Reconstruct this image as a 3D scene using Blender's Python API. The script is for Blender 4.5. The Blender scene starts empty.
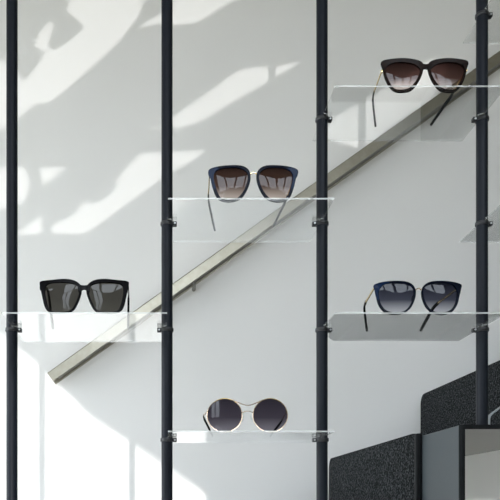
import bpy, bmesh, math, random
from mathutils import Vector
from mathutils.geometry import delaunay_2d_cdt

random.seed(4)
C = bpy.context.scene.collection
S = bpy.context.scene
PI = math.pi

# ------------------------------------------------------------------ camera frame
F, VX, VY = 728.0, 160.0, 510.0        # focal length in pixels, principal point
E = 1.215                              # eye height above the floor
YW = 2.24                              # wall behind the stair
YP = 1.30                              # plane of the poles

def P(px, py, d):
    return Vector(((px - VX) / F * d, d, E + (VY - py) / F * d))

cam = bpy.data.cameras.new('camera')
co = bpy.data.objects.new('camera', cam)
C.objects.link(co)
co.location = (0, 0, E)
co.rotation_euler = (PI / 2, 0, 0)
cam.sensor_width = 36
cam.lens = F / 500 * 36
cam.shift_x = (250 - VX) / 500
cam.shift_y = (VY - 250) / 500
cam.clip_start = 0.02
S.camera = co
S.view_settings.view_transform = 'Standard'
S.view_settings.look = 'None'
S.view_settings.gamma = 1
S.view_settings.use_curve_mapping = False
S.view_settings.exposure = 0.08

# ------------------------------------------------------------------ materials
def mat(name):
    m = bpy.data.materials.new(name)
    m.use_nodes = True
    nt = m.node_tree
    nt.nodes.clear()
    out = nt.nodes.new('ShaderNodeOutputMaterial')
    return m, nt, out

def N(nt, t, **kw):
    n = nt.nodes.new(t)
    for k, v in kw.items():
        setattr(n, k, v)
    return n

def pbr(name, col, rough=0.5, metal=0.0, spec=0.5, noise=None, coat=0.0):
    """noise = (scale, col2, detail, bump)"""
    m, nt, out = mat(name)
    b = N(nt, 'ShaderNodeBsdfPrincipled')
    b.inputs['Base Color'].default_value = (*col, 1)
    b.inputs['Roughness'].default_value = rough
    b.inputs['Metallic'].default_value = metal
    b.inputs['Specular IOR Level'].default_value = spec
    b.inputs['Coat Weight'].default_value = coat
    if noise:
        tc = N(nt, 'ShaderNodeTexCoord')
        nz = N(nt, 'ShaderNodeTexNoise')
        nz.inputs['Scale'].default_value = noise[0]
        nz.inputs['Detail'].default_value = noise[2]
        nt.links.new(tc.outputs['Object'], nz.inputs['Vector'])
        cr = N(nt, 'ShaderNodeValToRGB')
        cr.color_ramp.elements[0].position = 0.35 if len(noise) < 5 else noise[4]
        cr.color_ramp.elements[1].position = 0.68 if len(noise) < 5 else noise[5]
        cr.color_ramp.elements[0].color = (*col, 1)
        cr.color_ramp.elements[1].color = (*noise[1], 1)
        nt.links.new(nz.outputs['Fac'], cr.inputs['Fac'])
        nt.links.new(cr.outputs['Color'], b.inputs['Base Color'])
        if noise[3]:
            bp = N(nt, 'ShaderNodeBump')
            bp.inputs['Strength'].default_value = noise[3]
            bp.inputs['Distance'].default_value = 0.002
            nt.links.new(nz.outputs['Fac'], bp.inputs['Height'])
            nt.links.new(bp.outputs['Normal'], b.inputs['Normal'])
    nt.links.new(b.outputs['BSDF'], out.inputs['Surface'])
    return m

def fresnel(nt, ior):
    """true Fresnel of the sheet on both its faces"""
    g = N(nt, 'ShaderNodeNewGeometry')
    mx = N(nt, 'ShaderNodeMix', data_type='FLOAT')
    mx.inputs[2].default_value = ior
    mx.inputs[3].default_value = 1 / ior
    nt.links.new(g.outputs['Backfacing'], mx.inputs[0])
    f = N(nt, 'ShaderNodeFresnel')
    nt.links.new(mx.outputs[0], f.inputs['IOR'])
    return f

def clear(name, col, ior=1.49, rough=0.0):
    m, nt, out = mat(name)
    t = N(nt, 'ShaderNodeBsdfTransparent')
    t.inputs['Color'].default_value = (*col, 1)
    g = N(nt, 'ShaderNodeBsdfGlossy')
    g.inputs['Roughness'].default_value = rough
    g.inputs['Color'].default_value = (1, 1, 1, 1)
    mx = N(nt, 'ShaderNodeMixShader')
    nt.links.new(fresnel(nt, ior).outputs[0], mx.inputs[0])
    nt.links.new(t.outputs[0], mx.inputs[1])
    nt.links.new(g.outputs[0], mx.inputs[2])
    nt.links.new(mx.outputs[0], out.inputs['Surface'])
    return m

def edge_mat(name, col, trans=0.35):  # pale colour stands in for light piped to the sheet's edge
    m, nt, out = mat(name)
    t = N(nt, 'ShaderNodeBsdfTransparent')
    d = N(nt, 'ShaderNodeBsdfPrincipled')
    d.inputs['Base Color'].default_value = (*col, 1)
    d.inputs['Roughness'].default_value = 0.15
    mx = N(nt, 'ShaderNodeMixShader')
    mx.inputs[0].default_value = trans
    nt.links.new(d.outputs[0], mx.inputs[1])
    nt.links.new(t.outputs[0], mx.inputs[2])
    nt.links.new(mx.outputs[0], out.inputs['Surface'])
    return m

def lens_mat(name, top, mid, bot, zlo, zhi, ior=1.32):
    """graduated tint of the lens itself, darker at the top"""
    m, nt, out = mat(name)
    tc = N(nt, 'ShaderNodeTexCoord')
    sp = N(nt, 'ShaderNodeSeparateXYZ')
    nt.links.new(tc.outputs['Object'], sp.inputs[0])
    mr = N(nt, 'ShaderNodeMapRange')
    mr.inputs[1].default_value = zlo
    mr.inputs[2].default_value = zhi
    nt.links.new(sp.outputs['Z'], mr.inputs[0])
    cr = N(nt, 'ShaderNodeValToRGB')
    cr.color_ramp.elements[0].position = 0.04
    cr.color_ramp.elements[1].position = 0.95
    cr.color_ramp.elements[0].color = (*bot, 1)
    cr.color_ramp.elements[1].color = (*top, 1)
    e = cr.color_ramp.elements.new(0.42)
    e.color = (*mid, 1)
    nt.links.new(mr.outputs[0], cr.inputs[0])
    t = N(nt, 'ShaderNodeBsdfTransparent')
    nt.links.new(cr.outputs[0], t.inputs['Color'])
    g = N(nt, 'ShaderNodeBsdfGlossy')
    g.inputs['Roughness'].default_value = 0.0
    mx = N(nt, 'ShaderNodeMixShader')
    nt.links.new(fresnel(nt, ior).outputs[0], mx.inputs[0])
    nt.links.new(t.outputs[0], mx.inputs[1])
    nt.links.new(g.outputs[0], mx.inputs[2])
    nt.links.new(mx.outputs[0], out.inputs['Surface'])
    return m

M = {}
M['wall'] = pbr('wall_paint', (0.77, 0.765, 0.745), 0.7, noise=(1.3, (0.79, 0.785, 0.765), 3, 0.0), spec=0.2)
M['floor'] = pbr('pale_concrete', (0.50, 0.50, 0.49), 0.5, noise=(3, (0.58, 0.58, 0.57), 6, 0.05))
M['front'] = pbr('gobo_wall_paint', (0.30, 0.30, 0.29), 0.7, spec=0.2)
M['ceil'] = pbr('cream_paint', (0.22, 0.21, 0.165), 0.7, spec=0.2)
M['pole'] = pbr('black_powder_coat', (0.006, 0.008, 0.012), 0.42, spec=0.14, noise=(900, (0.009, 0.011, 0.016), 2, 0.0))
M['clamp'] = pbr('black_nylon', (0.008, 0.009, 0.011), 0.4)
M['strip'] = pbr('grey_metal', (0.22, 0.24, 0.25), 0.4, 0.3)
M['chrome'] = pbr('chrome', (0.42, 0.43, 0.44), 0.3, 1.0)
M['acrylic'] = clear('clear_acrylic', (0.985, 0.99, 0.988), 1.62)
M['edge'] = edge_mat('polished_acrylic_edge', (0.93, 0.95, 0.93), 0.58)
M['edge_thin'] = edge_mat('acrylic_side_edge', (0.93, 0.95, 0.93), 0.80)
M['steel'] = pbr('brushed_steel', (0.31, 0.29, 0.235), 0.34, 0.9, noise=(60, (0.35, 0.33, 0.27), 4, 0.0))
M['steel_dark'] = pbr('dark_channel_metal', (0.24, 0.23, 0.205), 0.45, 0.6)  # darker metal of the rail insert and brackets
M['felt'] = pbr('charcoal_felt', (0.003, 0.0035, 0.004), 0.95, spec=0.1, noise=(230, (0.085, 0.092, 0.096), 3, 0.5, 0.46, 0.74))
M['sheet'] = pbr('grey_painted_steel', (0.055, 0.066, 0.071), 0.45, spec=0.3)
M['sheet_edge'] = pbr('dark_steel_edge', (0.007, 0.008, 0.009), 0.5, spec=0.08)
M['under'] = pbr('dark_step_soffit', (0.10, 0.098, 0.085), 0.6)
M['black'] = pbr('black_acetate', (0.003, 0.003, 0.0035), 0.22, spec=0.06)
M['navy'] = pbr('navy_acetate', (0.003, 0.005, 0.012), 0.25, spec=0.07)
M['navy_lit'] = pbr('lit_navy_acetate', (0.004, 0.013, 0.040), 0.25, spec=0.10)  # navy with light on the outer corner put into the colour
M['brown'] = pbr('dark_tortoise_acetate', (0.004, 0.0022, 0.002), 0.25, spec=0.08, noise=(180, (0.013, 0.006, 0.004), 3, 0))
M['gold'] = pbr('pale_gold_metal', (0.83, 0.66, 0.36), 0.22, 1.0)
M['rose'] = pbr('rose_gold_metal', (0.72, 0.56, 0.42), 0.24, 1.0)
M['pad'] = clear('clear_nose_pad', (0.93, 0.94, 0.93), 1.45, 0.05)

# ------------------------------------------------------------------ helpers
def link(name, bm, mats, parent=None, smooth=True):
    me = bpy.data.meshes.new(name)
    bmesh.ops.recalc_face_normals(bm, faces=bm.faces)
    bm.to_mesh(me)
    bm.free()
    if not isinstance(mats, (list, tuple)):
        mats = [mats]
    for m in mats:
        me.materials.append(m)
    if smooth:
        me.shade_smooth()
        me.set_sharp_from_angle(angle=math.radians(35))
    o = bpy.data.objects.new(name, me)
    C.objects.link(o)
    if parent:
        o.parent = parent
    return o

def tag(o, label, cat, group=None):
    o['label'] = label
    o['category'] = cat
    if group:
        o['group'] = group
    return o

def thing(name, label, cat, loc, group=None):
    o = bpy.data.objects.new(name, None)
    o.empty_display_size = 0.02
    C.objects.link(o)
    o.location = loc
    return tag(o, label, cat, group)

def struct(o):
    o['kind'] = 'structure'
    return o

def box(bm, lo, hi, bevel=0.0, mi=0, segs=2):
    r = bmesh.ops.create_cube(bm, size=1)
    vs = r['verts']
    for v in vs:
        v.co = Vector(((lo[i] + hi[i]) / 2 + v.co[i] * (hi[i] - lo[i]) for i in range(3)))
    fs = {f for v in vs for f in v.link_faces}
    if bevel > 0:
        es = list({e for v in vs for e in v.link_edges})
        r2 = bmesh.ops.bevel(bm, geom=es, offset=bevel, segments=segs, affect='EDGES', profile=0.5)
        fs = set(r2['faces']) | {f for f in fs if f.is_valid}
    for f in fs:
        if f.is_valid:
            f.material_index = mi

def lathe_z(bm, prof, cx, cy, seg=28, cap=True):
    """prof = [(r, z)...] around the vertical through (cx, cy)"""
    rings = []
    for r, z in prof:
        rings.append([bm.verts.new((cx + r * math.cos(2 * PI * k / seg), cy + r * math.sin(2 * PI * k / seg), z)) for k in range(seg)])
    for a, b in zip(rings[:-1], rings[1:]):
        for k in range(seg):
            bm.faces.new((a[k], a[(k + 1) % seg], b[(k + 1) % seg], b[k]))
    if cap:
        bm.faces.new(rings[0][::-1])
        bm.faces.new(rings[-1])

def catmull(pts, n=8, closed=False):
    pts = [Vector(p) for p in pts]
    out = []
    L = len(pts)
    rng = range(L if closed else L - 1)
    for i in rng:
        if closed:
            p0, p1, p2, p3 = pts[i - 1], pts[i], pts[(i + 1) % L], pts[(i + 2) % L]
        else:
            p0, p1, p2, p3 = pts[max(i - 1, 0)], pts[i], pts[i + 1], pts[min(i + 2, L - 1)]
        for k in range(n):
            t = k / n
            out.append(0.5 * ((2 * p1) + (p2 - p0) * t + (2 * p0 - 5 * p1 + 4 * p2 - p3) * t * t + (3 * p1 - p0 - 3 * p2 + p3) * t ** 3))
    if not closed:
        out.append(pts[-1])
    return out

def sweep(bm, path, wid, hei, up=Vector((0, 0, 1)), seg=10, mi=0, squash=0.7):
    """rounded bar along a path; wid / hei are lists of half sizes (across, along up)"""
    n = len(path)
    rings = []
    for i, p in enumerate(path):
        t = (path[min(i + 1, n - 1)] - path[max(i - 1, 0)]).normalized()
        u = up - t * up.dot(t)
        u.normalize()
        s = t.cross(u)
        w = wid[i] if isinstance(wid, (list, tuple)) else wid
        h = hei[i] if isinstance(hei, (list, tuple)) else hei
        ring = []
        for k in range(seg):
            a = 2 * PI * k / seg
            ca, sa = math.cos(a), math.sin(a)
            ca = math.copysign(abs(ca) ** squash, ca)
            sa = math.copysign(abs(sa) ** squash, sa)
            ring.append(bm.verts.new(p + s * (ca * w) + u * (sa * h)))
        rings.append(ring)
    for a, b in zip(rings[:-1], rings[1:]):
        for k in range(seg):
            f = bm.faces.new((a[k], a[(k + 1) % seg], b[(k + 1) % seg], b[k]))
            f.material_index = mi
    for r in (rings[0][::-1], rings[-1]):
        f = bm.faces.new(r)
        f.material_index = mi

def prism(bm, pts, axis, a0, a1, mi_cap=0, mi_side=0):
    """extrude a 2-D outline along x / y / z"""
    def mk(p, a):
        return {'x': (a, p[0], p[1]), 'y': (p[0], a, p[1]), 'z': (p[0], p[1], a)}[axis]
    A = [bm.verts.new(mk(p, a0)) for p in pts]
    B = [bm.verts.new(mk(p, a1)) for p in pts]
    bm.faces.new(A[::-1]).material_index = mi_cap
    bm.faces.new(B).material_index = mi_cap
    L = len(pts)
    for k in range(L):
        f = bm.faces.new((A[k], A[(k + 1) % L], B[(k + 1) % L], B[k]))
        f.material_index = mi_side[k] if isinstance(mi_side, list) else mi_side

# ------------------------------------------------------------------ room shell
bm = bmesh.new()
box(bm, (-4.0, YW, 0.0), (4.2, YW + 0.12, 4.4))
struct(link('wall_back', bm, M['wall'], smooth=False))
bm = bmesh.new()
box(bm, (-4.0, -0.7, -0.10), (4.2, YW + 0.12, 0.0))
struct(link('floor', bm, M['floor'], smooth=False))
bm = bmesh.new()
box(bm, (-4.0, -0.7, 2.95), (4.2, YW + 0.12, 3.05))
struct(link('ceiling', bm, M['ceil'], smooth=False))
bm = bmesh.new()
box(bm, (2.6, -0.7, 0.0), (2.7, YW, 2.95))  # unseen wall added to dim the right side
struct(link('added_wall_right', bm, M['ceil'], smooth=False))

# unseen wall added behind the camera, its holes shaped to cast the light patches
YF = -0.70
D1 = Vector((-0.105, 1.0, 0.20))      # sun glancing up off the street
D2 = Vector((0.648, 1.0, 0.0))       # sun mirrored by the glass across the street

def hole(pxs, D):
    out = []
    for px, py in pxs:
        w = P(px, py, YW)
        t = YW - YF
        out.append((w.x - D.x * t, w.z - D.z * t))
    return out

sun1_px = [[(-60, 300), (0, 334), (14, 345), (34, 361), (50, 377), (62, 388), (74, 399), (88, 414), (93, 417), (110, 428), (135, 445), (165, 465), (190, 482), (216, 501),
            (236, 516), (120, 560), (-60, 560)]]
sun2_px = [
    # large broken patch in the upper left
    [(-30, 66), (5, 60), (19, 74), (26, 80), (40, 62), (45, 52), (34, 46), (40, 32), (50, 22), (56, 24), (50, 44), (54, 50), (66, 44), (84, 28), (76, 18), (66, 12),
     (74, -12), (150, -14), (141, 16), (120, 43), (86, 74), (52, 103), (38, 103), (20, 119), (5, 128), (-30, 140)],
    # beside the second pole at the top
    [(137, 29), (160, 14), (172, 6), (182, -12), (262, -14), (236, 0), (214, 14), (199, 23), (178, 25), (160, 24)],
    # long blade
    [(140, 136), (168, 121), (190, 105), (214, 88), (240, 69), (262, 67), (284, 65), (304, 60), (290, 70), (268, 83), (240, 99), (216, 114), (198, 124), (180, 128), (166, 126)],
    # left broken lights
    [(-20, 168), (27, 167), (32, 183), (29, 197), (20, 205), (-20, 214)],
    [(41, 168), (68, 167), (54, 179), (42, 187)],
    [(14, 234), (30, 224), (44, 215), (44, 234)],
    [(51, 233), (54, 224), (70, 212), (100, 192), (118, 178), (139, 154), (208, 150), (196, 160), (172, 172), (150, 189), (118, 212), (98, 227), (84, 235)],
    # behind the brown pair at the upper right
    [(322, 136), (336, 116), (368, 98), (404, 78), (428, 60), (452, 58), (446, 78), (432, 100), (396, 124), (362, 150)],
]
islands_px = [  # loose pieces inside the holes that shade spots in the patches
    [(90, 203), (98, 192), (113, 182), (119, 184), (110, 195), (98, 203)],
    [(58, 222), (66, 208), (80, 202), (78, 211), (68, 219)],
]
holes = [hole(p, D1) for p in sun1_px] + [hole(p, D2) for p in sun2_px]
isl = [hole(p, D2) for p in islands_px]
# unseen openings added for lens reflections and fill light from the sky
added_openings = []
for x0, x1, z0, z1 in ((-3.45, -3.05, 0.3, 1.7), (-3.0, -2.58, 0.3, 1.7), (-3.4, -1.75, -1.1, -0.56), (-1.7, -0.05, -1.1, -0.56), (0.0, 1.35, -1.1, -0.56), (1.4, 2.5, -1.1, -0.56), (-0.60, -0.44, 0.34, 1.10), (-0.40, -0.22, 0.34, 1.10), (-0.60, -0.22, 1.16, 1.70),
                       (-0.14, 0.26, 1.16, 1.70), (0.34, 0.74, 1.16, 1.70), (0.82, 1.22, 1.16, 1.70), (1.30, 1.70, 1.16, 1.70)):
    added_openings.append([(x0, E + z0), (x1, E + z0), (x1, E + z1), (x0, E + z1)])

def inside(pt, poly):
    r = False
    x, y = pt
    n = len(poly)
    for i in range(n):
        x1, y1 = poly[i]
        x2, y2 = poly[i - 1]
        if (y1 > y) != (y2 > y) and x < (x2 - x1) * (y - y1) / (y2 - y1) + x1:
            r = not r
    return r

outer = [(-3.6, 0.0), (3.0, 0.0), (3.0, 4.4), (-3.6, 4.4)]
verts, edges = [], []
for poly in [outer] + holes + isl + added_openings:
    b = len(verts)
    verts += [Vector(p) for p in poly]
    edges += [(b + i, b + (i + 1) % len(poly)) for i in range(len(poly))]
vo, eo, fo, _, _, _ = delaunay_2d_cdt(verts, edges, [], 0, 1e-5)
bm = bmesh.new()
bv = [bm.verts.new((v.x, YF, v.y)) for v in vo]
for f in fo:
    c = sum((vo[i] for i in f), Vector((0, 0))) / len(f)
    if not inside(c, outer):
        continue
    cut = any(inside(c, h) for h in holes + added_openings) and not any(inside(c, h) for h in isl)
    if not cut:
        bm.faces.new([bv[i] for i in f])
for v in list(bm.verts):
    if not v.link_faces:
        bm.verts.remove(v)
wf = struct(link('gobo_wall', bm, M['front'], smooth=False))
md = wf.modifiers.new('thickness', 'SOLIDIFY')
md.thickness = 0.01

# ------------------------------------------------------------------ stair
RISE, GO = 0.195, 0.28
X1, Z1 = 0.526, E + 0.150              # riser plane and tread top of the step in view
YN, YFELT, YB = 1.278, 1.473, YW - 0.004
def step_outline_felt(y0, y1, z0, z1, r):
    """panel in the y-z plane, its upper far corner rounded"""
    pts = [(y0, z0), (y1, z0)]
    for k in range(9):
        a = k / 8 * PI / 2
        pts.append((y1 - r + r * math.cos(a), z1 - r + r * math.sin(a)))
    rn = 0.014
    for k in range(7):
        a = PI / 2 + k / 6 * PI / 2
        pts.append((y0 + rn + rn * math.cos(a), z1 - rn + rn * math.sin(a)))
    return pts

st = thing('staircase', 'dark folded steel stair with felt covered steps along the white wall', 'stairs', (X1, 1.75, 0))
ORI = Vector((X1, 1.75, 0))
for k in range(-6, 5):
    x = X1 + GO * k
    z1 = Z1 + RISE * k
    z0 = max(z1 - RISE, 0.0)
    if z1 < 0.05:
        continue
    bm = bmesh.new()
    # folded sheet: riser and tread of one step
    t = 0.008
    out2 = [(x, z0), (x, z1 - 0.004)]
    out2 += [(x + 0.004 - 0.004 * math.cos(a), z1 - 0.004 + 0.004 * math.sin(a)) for a in (PI / 6, PI / 3, PI / 2)]
    out2 += [(x + GO, z1), (x + GO, z1 - t), (x + t, z1 - t), (x + t, z0)]
    pts = [(p[0] - ORI.x, p[1] - ORI.z) for p in out2]
    prism(bm, pts, 'y', YN - ORI.y, YB - ORI.y, mi_cap=1, mi_side=[0] * 6 + [2, 2, 0])
    r = link('step_plate', bm, [M['sheet'], M['sheet_edge'], M['under']], st)
    bm = bmesh.new()
    o3 = [(p[0] - ORI.y, p[1] - ORI.z) for p in step_outline_felt(YFELT, YB - 0.012, z0 + 0.001, z1 + 0.006, 0.030)]
    prism(bm, o3, 'x', x - 0.010 - ORI.x, x - ORI.x)
    link('felt_riser', bm, M['felt'], st)
    bm = bmesh.new()
    box(bm, (x - 0.001 - ORI.x, YFELT - ORI.y, z1 - ORI.z), (x + GO - 0.012 - ORI.x, YB - 0.012 - ORI.y, z1 + 0.006 - ORI.z), 0.002)
    link('felt_tread', bm, M['felt'], st)
    bm = bmesh.new()
    box(bm, (x - 0.012 - ORI.x, YFELT - 0.014 - ORI.y, z0 + 0.001 - ORI.z), (x - ORI.x, YFELT - ORI.y, z1 + 0.004 - ORI.z), 0.003)
    link('felt_edging', bm, M['sheet_edge'], st)
    bm = bmesh.new()
    box(bm, (x - 0.003 - ORI.x, YN - 0.007 - ORI.y, z0 - ORI.z), (x + 0.008 - ORI.x, YN - ORI.y, z1 + 0.0 - ORI.z), 0.003)
    link('plate_edging', bm, M['sheet_edge'], st)

# ------------------------------------------------------------------ handrail
def rail_pt(px, dy, d):
    return P(px, 372 - 0.712 * (px - 48) + dy, d)
DR = 2.165                              # front face of the rail
a = rail_pt(47, 0, DR)
b = rail_pt(640, 0, DR)
ax = (b - a).normalized()
dn = Vector((ax.z, 0, -ax.x))           # down, square to the rail
bk = Vector((0, 1, 0))
hr = thing('handrail', 'brushed steel handrail running diagonally up the white wall', 'handrail', a)
L = (b - a).length
def rail_part(name, prof, m, s0=0.0, s1=L):
    bm = bmesh.new()
    A = [bm.verts.new(ax * s0 + dn * p[0] + bk * p[1]) for p in prof]
    B = [bm.verts.new(ax * s1 + dn * p[0] + bk * p[1]) for p in prof]
    n = len(prof)
    bm.faces.new(A[::-1])
    bm.faces.new(B)
    for i in range(n):
        bm.faces.new((A[i], A[(i + 1) % n], B[(i + 1) % n], B[i]))
    return link(name, bm, m, hr, smooth=False)
# open channel section: thin walls so that the cut end shows its hollow
H1, W1, T = 0.030, 0.036, 0.003
rail_part('rail', [(0, 0.003), (0.001, 0.001), (0.003, 0), (H1, 0), (H1, T), (T, T), (T, W1 - T), (H1 + 0.006, W1 - T), (H1 + 0.006, W1), (0, W1)], M['steel'])
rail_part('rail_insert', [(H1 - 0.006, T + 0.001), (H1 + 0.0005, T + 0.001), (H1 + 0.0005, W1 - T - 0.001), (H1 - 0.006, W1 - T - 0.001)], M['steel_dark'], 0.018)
for px in (188, 560):
    s = (rail_pt(px, 0, DR) - a).length
    bm = bmesh.new()
    c = ax * s
    p0 = c + dn * (H1 + 0.000) + bk * 0.018
    p1 = c + dn * (H1 + 0.004) + bk * 0.020
    p2 = c + dn * (H1 + 0.005) + bk * 0.034
    p3 = c + dn * (H1 + 0.0055) + bk * (YW - DR)
    sweep(bm, catmull([p0, p1, p2, p3], 6), 0.005, 0.005, up=ax, seg=10, squash=1)
    br = link('bracket', bm, M['steel_dark'], hr)
    bm = bmesh.new()
    lathe_pts = [(0.0001, 0), (0.006, 0), (0.006, 0.004), (0.0001, 0.005)]
    seg = 20
    rings = [[bm.verts.new(p3 + ax * (r * math.cos(2 * PI * k / seg)) + dn * (r * math.sin(2 * PI * k / seg)) - bk * h) for k in range(seg)] for r, h in lathe_pts]
    for q, w in zip(rings[:-1], rings[1:]):
        for k in range(seg):
            bm.faces.new((q[k], q[(k + 1) % seg], w[(k + 1) % seg], w[k]))
    link('wall_plate', bm, M['steel'], br)

# ------------------------------------------------------------------ poles
LV = [E + z for z in (0.1315, 0.3276, 0.517, 0.7033, 0.889)]   # shelf levels (top face)
TH = 0.0026
PX = [12, 167, 322, 482, 637]
XP = [(p - VX) / F * YP for p in PX]
RP = 0.0100
def tread_top(x):
    z = 0.0
    for k in range(-6, 5):
        if Z1 + RISE * k >= 0.05 and x >= X1 + GO * k:
            z = Z1 + RISE * k
    return z
labels = ['black vertical display pole at far left holding the white looking shelf',
          'black vertical pole between the square black pair and the navy middle pair',
          'black vertical pole left of the felt covered steps, from top to bottom of the photo',
          'black vertical pole on the right standing on the dark stair tread',
          'black vertical pole on the stair, rightmost of the row']
# (pole, level, side the lug points to)
clamps = {0: [(1, 1)], 1: [(1, -1), (2, 1), (0, 1)], 2: [(2, -1), (0, -1), (3, 1), (1, 1)], 3: [(3, -1), (1, -1), (4, 1), (2, 1)], 4: [(4, -1), (2, -1)]}
TOP = 2.949
for i, x in enumerate(XP):
    zb = tread_top(x)
    pl = thing('display_pole', labels[i], 'pole', (x, YP, zb), 'black poles of the eyewear display')
    bm = bmesh.new()
    lathe_z(bm, [(RP, 0), (RP, TOP - zb)], 0, 0, 36)
    link('tube', bm, M['pole'], pl)
    for lv, sd in clamps[i]:
        zc = LV[lv] - TH - 0.0005 - zb
        bm = bmesh.new()
        lathe_z(bm, [(RP, -0.0065), (RP + 0.0012, -0.0065), (RP + 0.0018, -0.0055), (RP + 0.0018, -0.001), (RP + 0.0012, 0), (RP, 0)], 0, 0, 32, cap=False)
        box(bm, (min(sd * 0.010, sd * 0.0175), -0.005, -0.0070), (max(sd * 0.010, sd * 0.0175), 0.005, 0.0), 0.0010)
        cl = link('shelf_clamp', bm, M['clamp'], pl)
        cl.location = (0, 0, zc)
        bm = bmesh.new()
        seg = 14
        prof = [(0.0001, -0.0052), (0.0018, -0.0052), (0.0018, -0.0062), (0.0014, -0.0066), (0.0001, -0.0067)]
        rings = [[bm.verts.new((sd * 0.0140 + r * math.cos(2 * PI * k / seg), y, -0.0037 + r * math.sin(2 * PI * k / seg))) for k in range(seg)] for r, y in prof]
        for q, w in zip(rings[:-1], rings[1:]):
            for k in range(seg):
                bm.faces.new((q[k], q[(k + 1) % seg], w[(k + 1) % seg], w[k]))
        link('screw', bm, M['chrome'], cl)

# bent strip on the tread beside the right-hand pole
bm = bmesh.new()
ys = 1.335
zt = Z1 + 0.0062
q = [P(488.6, 0, ys), P(488.6, 416, ys), P(500, 407.5, ys), P(522, 393, ys)]
q[0].z = zt
path = [q[0], q[0] * 0.5 + q[1] * 0.5, q[1] - Vector((0, 0, 0.004)), q[1] + (q[2] - q[1]) * 0.12, q[2], q[3]]
sweep(bm, path, 0.0011, 0.006, up=Vector((0, 1, 0)), seg=10, squash=0.4)
o = link('metal_strip', bm, M['strip'])
tag(o, 'thin bent grey metal strip on the stair beside the pole foot', 'strip')

# ------------------------------------------------------------------ acrylic shelves
YS0 = 1.206
def shelf(i0, i1, lv, label, chamfer=0.0, YS1=1.400):
    xa, xb = XP[i0], XP[i1]
    xm = (xa + xb) / 2
    z = LV[lv]
    o = bmesh.new()
    rn = RP + 0.0006
    def notch(cx, s, up):
        # semicircular cut for the pole, bulging into the sheet
        pts = []
        for k in range(11):
            a = -PI / 2 + PI * k / 10
            pts.append((cx + s * rn * math.cos(a), YP + rn * math.sin(a)))
        return pts if up else pts[::-1]
    g = 0.0008
    pts = [(xa + g, YS0), (xb - g, YS0)] + [(p[0] - g, p[1]) for p in notch(xb, -1, True)]
    pts += [(xb - g, YS1)]
    if chamfer:
        pts += [(xa + chamfer, YS1), (xa + g, YS1 - 0.075)]
    else:
        pts += [(xa + g, YS1)]
    pts += [(p[0] + g, p[1]) for p in notch(xa, 1, False)]
    pts = [(p[0] - xm, p[1] - YP) for p in pts]
    n = len(pts)
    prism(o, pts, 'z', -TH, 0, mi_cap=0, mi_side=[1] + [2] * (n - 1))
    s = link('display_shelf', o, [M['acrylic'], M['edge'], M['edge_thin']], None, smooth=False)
    s.location = (xm, YP, z)
    tag(s, label, 'shelf', 'clear acrylic shelves')
    return s
shelf(0, 1, 1, 'white looking acrylic shelf under the square black sunglasses', 0, 1.410)
shelf(1, 2, 2, 'clear acrylic shelf under the navy sunglasses with gold bridge')
shelf(1, 2, 0, 'low clear acrylic shelf, seen almost edge on, under the round sunglasses')
shelf(2, 3, 3, 'clear acrylic shelf under the dark brown cat-eye sunglasses at upper right', 0, 1.384)
shelf(2, 3, 1, 'grey looking acrylic shelf under the blue sunglasses above the stair', 0.045)
shelf(3, 4, 4, 'empty acrylic shelf cut off by the top right corner', 0, 1.384)
shelf(3, 4, 2, 'empty grey acrylic shelf right of the rightmost pole, halfway up')

# ------------------------------------------------------------------ sunglasses
NSEG = 96
def radial(ctrl, c):
    """closed outline -> radius for NSEG angles about c"""
    pts = catmull([(p[0], p[1], 0) for p in ctrl], 10, True)
    pol = sorted((math.atan2(p.y - c[1], p.x - c[0]), math.hypot(p.x - c[0], p.y - c[1])) for p in pts)
    out = []
    for k in range(NSEG):
        a = -PI + 2 * PI * (k + 0.5) / NSEG
        for j in range(len(pol)):
            if pol[j][0] > a:
                break
        else:
            j = 0
        a1, r1 = pol[j]
        a0, r0 = pol[j - 1]
        if a1 < a:
            a1 += 2 * PI
        if a0 > a:
            a0 -= 2 * PI
        t = (a - a0) / (a1 - a0) if a1 != a0 else 0
        out.append((a, r0 + (r1 - r0) * t))
    return out

def wrap(u):                 # the front curves back towards the temples
    return 0.8 * u * u

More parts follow.
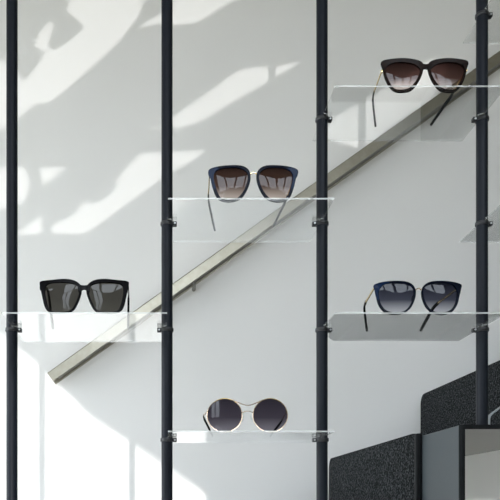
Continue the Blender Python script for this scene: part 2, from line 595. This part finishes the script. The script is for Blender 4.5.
def sunglasses(label, d, cx_px, ylv, cy0, scale, inner, outer, lens, frame_m, accent=None, temple=None,
               bridge=None, thick=0.0042, name='sunglasses', tl=None, tr=None, tip_m=None, tem_m=None, pads=False, flat=False, hinge_v=None, temple_w=(0.0012, 0.003)):
    """inner/outer in view units (u outward from the centre line, v downwards); cy0 = v of the lowest point"""
    X0 = (cx_px - VX) / F * d
    root = thing(name, label, 'sunglasses', (X0, d, ylv), 'sunglasses on the shelves')
    k = scale * d / F
    cv = lambda p: (p[0] * k, (cy0 - p[1]) * k)
    I = [cv(p) for p in inner]
    O = [cv(p) for p in outer]
    cx = sum(p[0] for p in I) / len(I)
    cz = (max(p[1] for p in I) + min(p[1] for p in I)) / 2
    ri, ro = radial(I, (cx, cz)), radial(O, (cx, cz))
    bm = bmesh.new()
    tk = thick
    for s in (-1, 1):
        rings = []
        for (a, r0), (_, r1) in zip(ri, ro):
            w = r1 - r0
            bv_ = min(0.0009, w * 0.3)
            ring = []
            for r, y in ((r0, tk * 0.30), (r0, -tk * 0.1), (r0 + bv_ * 0.6, -tk * 0.42), (r1 - bv_, -tk * 0.5), (r1 - bv_ * 0.3, -tk * 0.40), (r1, -tk * 0.15), (r1, tk * 0.35), (r1 - bv_, tk * 0.5), (r0 + bv_, tk * 0.5)):
                u = cx + r * math.cos(a)
                z = cz + r * math.sin(a)
                ring.append(bm.verts.new((s * u, wrap(u) + y, z)))
            rings.append(ring)
        n = len(rings)
        for i in range(n):
            A, B = rings[i], rings[(i + 1) % n]
            m = len(A)
            for j in range(m):
                f = bm.faces.new((A[j], A[(j + 1) % m], B[(j + 1) % m], B[j]))
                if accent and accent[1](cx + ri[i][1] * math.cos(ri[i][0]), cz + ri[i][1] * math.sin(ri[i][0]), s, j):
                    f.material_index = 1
    fr = None
    if bridge and bridge[0] == 'solid':
        (ut, vt), (ub, vb), (um, vm) = bridge[1]
        # saddle bridge: outline in x-z extruded through the thickness
        top = [cv((ut, vt)), cv((0, vm))]
        tp = catmull([(-top[0][0], top[0][1], 0), (0, top[1][1], 0), (top[0][0], top[0][1], 0)], 8)
        bt = cv((ub, vb))
        bc = cv((0, bridge[2]))
        bp = catmull([(bt[0], bt[1], 0), (0, bc[1], 0), (-bt[0], bt[1], 0)], 8)
        pts = [(p.x, p.y) for p in tp] + [(p.x, p.y) for p in bp]
        prism(bm, pts, 'y', -tk * 0.46, tk * 0.46)
    fr = link('frame', bm, [frame_m] + ([accent[0]] if accent else []), root)
    if bridge and bridge[0] == 'bar':
        for pts, rad in bridge[1]:
            b2 = bmesh.new()
            path = catmull([(p[0] * k, p[2] * 0.001, (cy0 - p[1]) * k) for p in pts], 8)
            sweep(b2, path, rad, rad, up=Vector((0, 1, 0)), seg=10, squash=1)
            link('bridge', b2, bridge[2], root)
    zlo = min(p[1] for p in I)
    zhi = max(p[1] for p in I)
    lm = lens_mat(label.split()[0] + '_lens', *lens, zlo, zhi)
    for s in (-1, 1):
        b2 = bmesh.new()
        rr = [0.0, 0.25, 0.5, 0.75, 0.92, 1.0]
        rows = []
        for q in rr[1:]:
            row = []
            for a, r in ri:
                u = cx + (r + 0.0004) * q * math.cos(a)
                z = cz + (r + 0.0004) * q * math.sin(a)
                dome = 0.0022 * (q * q - 1)
                row.append(b2.verts.new((s * u, wrap(u) + 0.0004 + dome, z)))
            rows.append(row)
        c0 = b2.verts.new((s * cx, wrap(cx) + 0.0004 - 0.0022, cz))
        n = NSEG
        for i in range(n):
            b2.faces.new((c0, rows[0][i], rows[0][(i + 1) % n]))
            for A, B in zip(rows[:-1], rows[1:]):
                b2.faces.new((A[i], B[i], B[(i + 1) % n], A[(i + 1) % n]))
        for f in b2.faces:
            f.normal_update()
        lo = link('lens', b2, lm, root)
    if pads:
        for s in (-1, 1):
            b2 = bmesh.new()
            bmesh.ops.create_uvsphere(b2, u_segments=14, v_segments=8, radius=1)
            pu, pv = cv(pads)
            for v in b2.verts:
                v.co = Vector((s * (pu + v.co.x * 0.0014 + v.co.z * 0.0016), 0.006 + v.co.y * 0.0022, pv - v.co.z * 0.0055))
            link('nose_pad', b2, M['pad'], root)
    # temples: hinge -> ear bend -> tip on the shelf; (px, py, depth) seen in the photo
    for s, tp in ((-1, tl), (1, tr)):
        (hx, hy), (bx, by, bd), (tx, ty) = tp
        dt = (ylv - E) * F / (VY - ty)
        Bp, Tp = P(bx, by, bd), P(tx, ty, dt)
        uo = max(p[0] for p in O)
        Hp = Vector((X0 + s * (uo - 0.0015), d + wrap(uo) + 0.001, P(0, hy, d).z))
        Tp.z = ylv + temple_w[0] * 0.9
        o3 = Vector((X0, d, ylv))
        path = catmull([Hp - o3, (Hp * 0.5 + Bp * 0.5) - o3 + Vector((0, 0, 0.0012)), Bp - o3, Bp * 0.45 + Tp * 0.55 - o3 + Vector((0, 0.002, 0)), Tp - o3], 8)
        n = len(path)
        cut = n if tip_m is None else int(n * 0.47)
        wd = [temple_w[0] * (1 if i < n * .5 else 1.25) for i in range(n)]
        hh = [temple_w[1] * (1.15 - 0.5 * min(1, i / (n * .6))) for i in range(n)]
        if tip_m:
            hh = [temple_w[1] * 0.62] * n
        b2 = bmesh.new()
        sweep(b2, path[:cut], wd[:cut], hh[:cut], seg=12)
        te = link('temple', b2, tem_m or frame_m, root)
        if tip_m:
            b2 = bmesh.new()
            hh = [temple_w[1] * (0.75 + 0.25 * math.sin(PI * (i / n))) for i in range(n)]
            sweep(b2, path[cut - 2:], [w * 1.25 for w in wd[cut - 2:]], hh[cut - 2:], seg=12)
            link('temple_tip', b2, tip_m, te)
        # hinge block joining front and temple
        b2 = bmesh.new()
        h = Hp - o3
        box(b2, (h.x - 0.0013 - s * 0.001, h.y - 0.0005, h.z - 0.0022), (h.x + 0.0013 - s * 0.001, h.y + 0.0040, h.z + 0.0022), 0.0005)
        link('hinge', b2, M['gold'] if tem_m else M['clamp'], te)
    return root

ST = [z for z in LV]
W_IN = [(22, 116), (33, 93), (65, 82), (115, 79), (158, 83), (175, 96), (177, 125), (172, 155), (165, 182), (154, 202), (132, 210), (100, 211), (70, 208), (53, 197), (41, 176), (28, 145)]
W_OUT = [(11, 125), (12, 95), (40, 71), (85, 62), (145, 65), (197, 70), (204, 82), (198, 112), (190, 150), (182, 183), (168, 206), (142, 217), (105, 219), (66, 216), (46, 205), (31, 182), (18, 150)]
sunglasses('square black sunglasses with plain grey lenses on the bright left shelf', 1.213, 84, ST[1], 219, 0.22, W_IN, W_OUT,
           ((0.075, 0.07, 0.062), (0.075, 0.07, 0.062), (0.09, 0.085, 0.075)), M['black'],
           bridge=('solid', ((30, 88), (26, 122), (0, 93)), 112), tl=((41, 287), (48, 291, 1.30), (53, 330)), tr=((128, 287), (128.5, 297, 1.30), (128, 330)), temple_w=(0.0016, 0.0036))

M_IN = [(175, 80), (179, 110), (170, 145), (155, 185), (135, 200), (95, 203), (70, 195), (45, 165), (30, 130), (25, 100), (35, 80), (60, 65), (105, 60), (150, 65)]
M_OUT = [(203, 66), (170, 54), (115, 49), (55, 52), (23, 70), (13, 100), (18, 135), (33, 170), (54, 199), (85, 214), (120, 217), (151, 207), (171, 185), (186, 145), (195, 105), (203, 90)]
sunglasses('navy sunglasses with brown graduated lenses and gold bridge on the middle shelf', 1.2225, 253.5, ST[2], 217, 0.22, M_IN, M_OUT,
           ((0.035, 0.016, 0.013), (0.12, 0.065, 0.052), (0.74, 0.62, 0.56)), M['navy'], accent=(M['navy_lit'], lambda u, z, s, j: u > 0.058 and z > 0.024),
           bridge=('bar', [([(-17, 92, 0), (-7, 86, -1), (0, 84, -1.2), (7, 86, -1), (17, 92, 0)], 0.0011)], M['gold']),
           tl=((209, 171), (208.5, 200, 1.298), (214.8, 231)), tr=((297, 172), (285.5, 201, 1.29), (273.6, 226.5)), tip_m=M['navy'], tem_m=M['gold'], pads=(22, 120), temple_w=(0.0011, 0.0026))

B_IN = [(178, 80), (173, 115), (158, 150), (138, 175), (108, 180), (73, 172), (43, 140), (26, 105), (28, 88), (53, 68), (98, 58), (148, 60)]
B_OUT = [(199, 50), (191, 85), (182, 125), (163, 163), (138, 188), (103, 194), (63, 185), (33, 150), (13, 105), (11, 66), (38, 48), (98, 38), (165, 40)]
sunglasses('dark brown cat-eye sunglasses on the high shelf at upper right', 1.226, 425.5, ST[3], 194, 0.22, B_IN, B_OUT,
           ((0.035, 0.015, 0.014), (0.12, 0.062, 0.056), (0.82, 0.70, 0.68)), M['brown'],
           bridge=('solid', ((30, 62), (22, 92), (0, 68)), 87), tl=((382, 69), (373, 97, 1.30), (375.6, 127)), tr=((468, 68), (451, 96, 1.30), (430.5, 126)), tip_m=M['black'], tem_m=M['gold'], temple_w=(0.0011, 0.0028))

R_IN = [(168, 85), (170, 105), (163, 140), (145, 168), (120, 180), (85, 183), (55, 172), (33, 145), (22, 110), (22, 85), (35, 68), (70, 57), (115, 55), (150, 62)]
R_OUT = [(190, 60), (150, 49), (95, 46), (50, 51), (23, 67), (12, 95), (17, 130), (34, 165), (62, 187), (95, 194), (125, 191), (151, 178), (172, 148), (182, 110), (189, 80)]
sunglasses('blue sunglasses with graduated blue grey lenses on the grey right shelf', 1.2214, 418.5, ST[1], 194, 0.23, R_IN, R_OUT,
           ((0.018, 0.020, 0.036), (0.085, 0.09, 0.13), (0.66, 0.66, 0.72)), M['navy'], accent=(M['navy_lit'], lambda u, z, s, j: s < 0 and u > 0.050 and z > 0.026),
           bridge=('bar', [([(-17, 90, 0), (-7, 83, -1), (0, 81, -1.2), (7, 83, -1), (17, 90, 0)], 0.0012)], M['rose']),
           tl=((377, 286), (364.5, 306, 1.30), (367, 331.5)), tr=((460, 286), (434, 307, 1.30), (420.5, 331.5)), tip_m=M['black'], tem_m=M['gold'], pads=(22, 118), temple_w=(0.0013, 0.0032))

cu, cvv, rr_ = 109, 135, 81
def circ(r, sy=0.965):
    return [(cu + r * math.cos(2 * PI * k / 24), cvv - sy * r * math.sin(2 * PI * k / 24)) for k in range(24)]
sunglasses('round thin metal sunglasses with double bridge on the lowest shelf', 1.235, 247.6, ST[0], 135 + 0.965 * 85, 0.21, circ(81), circ(85),
           ((0.040, 0.034, 0.05), (0.075, 0.062, 0.085), (0.26, 0.24, 0.28)), M['rose'], accent=(M['gold'], lambda u, z, s, j: z > 0.05),
           bridge=('bar', [([(-75, 61, 0), (-38, 78, -1.5), (0, 89, -2.5), (38, 78, -1.5), (75, 61, 0)], 0.0008), ([(-27, 124, 0), (-12, 117, -1), (0, 116, -1), (12, 117, -1), (27, 124, 0)], 0.0008)], M['rose']),
           thick=0.0022, tl=((207, 411), (203.6, 417, 1.30), (213, 437)), tr=((289, 411), (281, 422, 1.30), (270, 437)), tip_m=M['black'], tem_m=M['rose'], pads=(20, 150), temple_w=(0.0009, 0.0019))

# ------------------------------------------------------------------ light
def sun(name, D, strength, col, ang):
    l = bpy.data.lights.new(name, 'SUN')
    l.energy = strength
    l.color = col
    l.angle = math.radians(ang)
    o = bpy.data.objects.new(name, l)
    o.rotation_euler = D.to_track_quat('-Z', 'Y').to_euler()
    o.location = (0, -2, 3)
    C.objects.link(o)
sun('sunlight', D1, 2.5, (1, 0.985, 0.96), 0.5)
sun('mirrored_sunlight', D2, 1.35, (1, 0.99, 0.98), 0.25)

w = bpy.data.worlds.new('daylight')
S.world = w
w.use_nodes = True
nt = w.node_tree
nt.nodes.clear()
bg = N(nt, 'ShaderNodeBackground')
bg.inputs['Strength'].default_value = 1.0
# cool bright sky above the horizon, dimmer warm pavement below it
tcw = N(nt, 'ShaderNodeTexCoord')
spw = N(nt, 'ShaderNodeSeparateXYZ')
nt.links.new(tcw.outputs['Generated'], spw.inputs[0])
mrw = N(nt, 'ShaderNodeMapRange')
mrw.inputs[1].default_value = -0.35
mrw.inputs[2].default_value = 0.35
nt.links.new(spw.outputs['Z'], mrw.inputs[0])
crw = N(nt, 'ShaderNodeMix', data_type='RGBA')
crw.inputs[6].default_value = (1.15, 1.05, 0.75, 1)
crw.inputs[7].default_value = (8.0, 8.75, 9.6, 1)
nt.links.new(mrw.outputs[0], crw.inputs[0])
nt.links.new(crw.outputs[2], bg.inputs['Color'])
ow = N(nt, 'ShaderNodeOutputWorld')
nt.links.new(bg.outputs[0], ow.inputs[0])
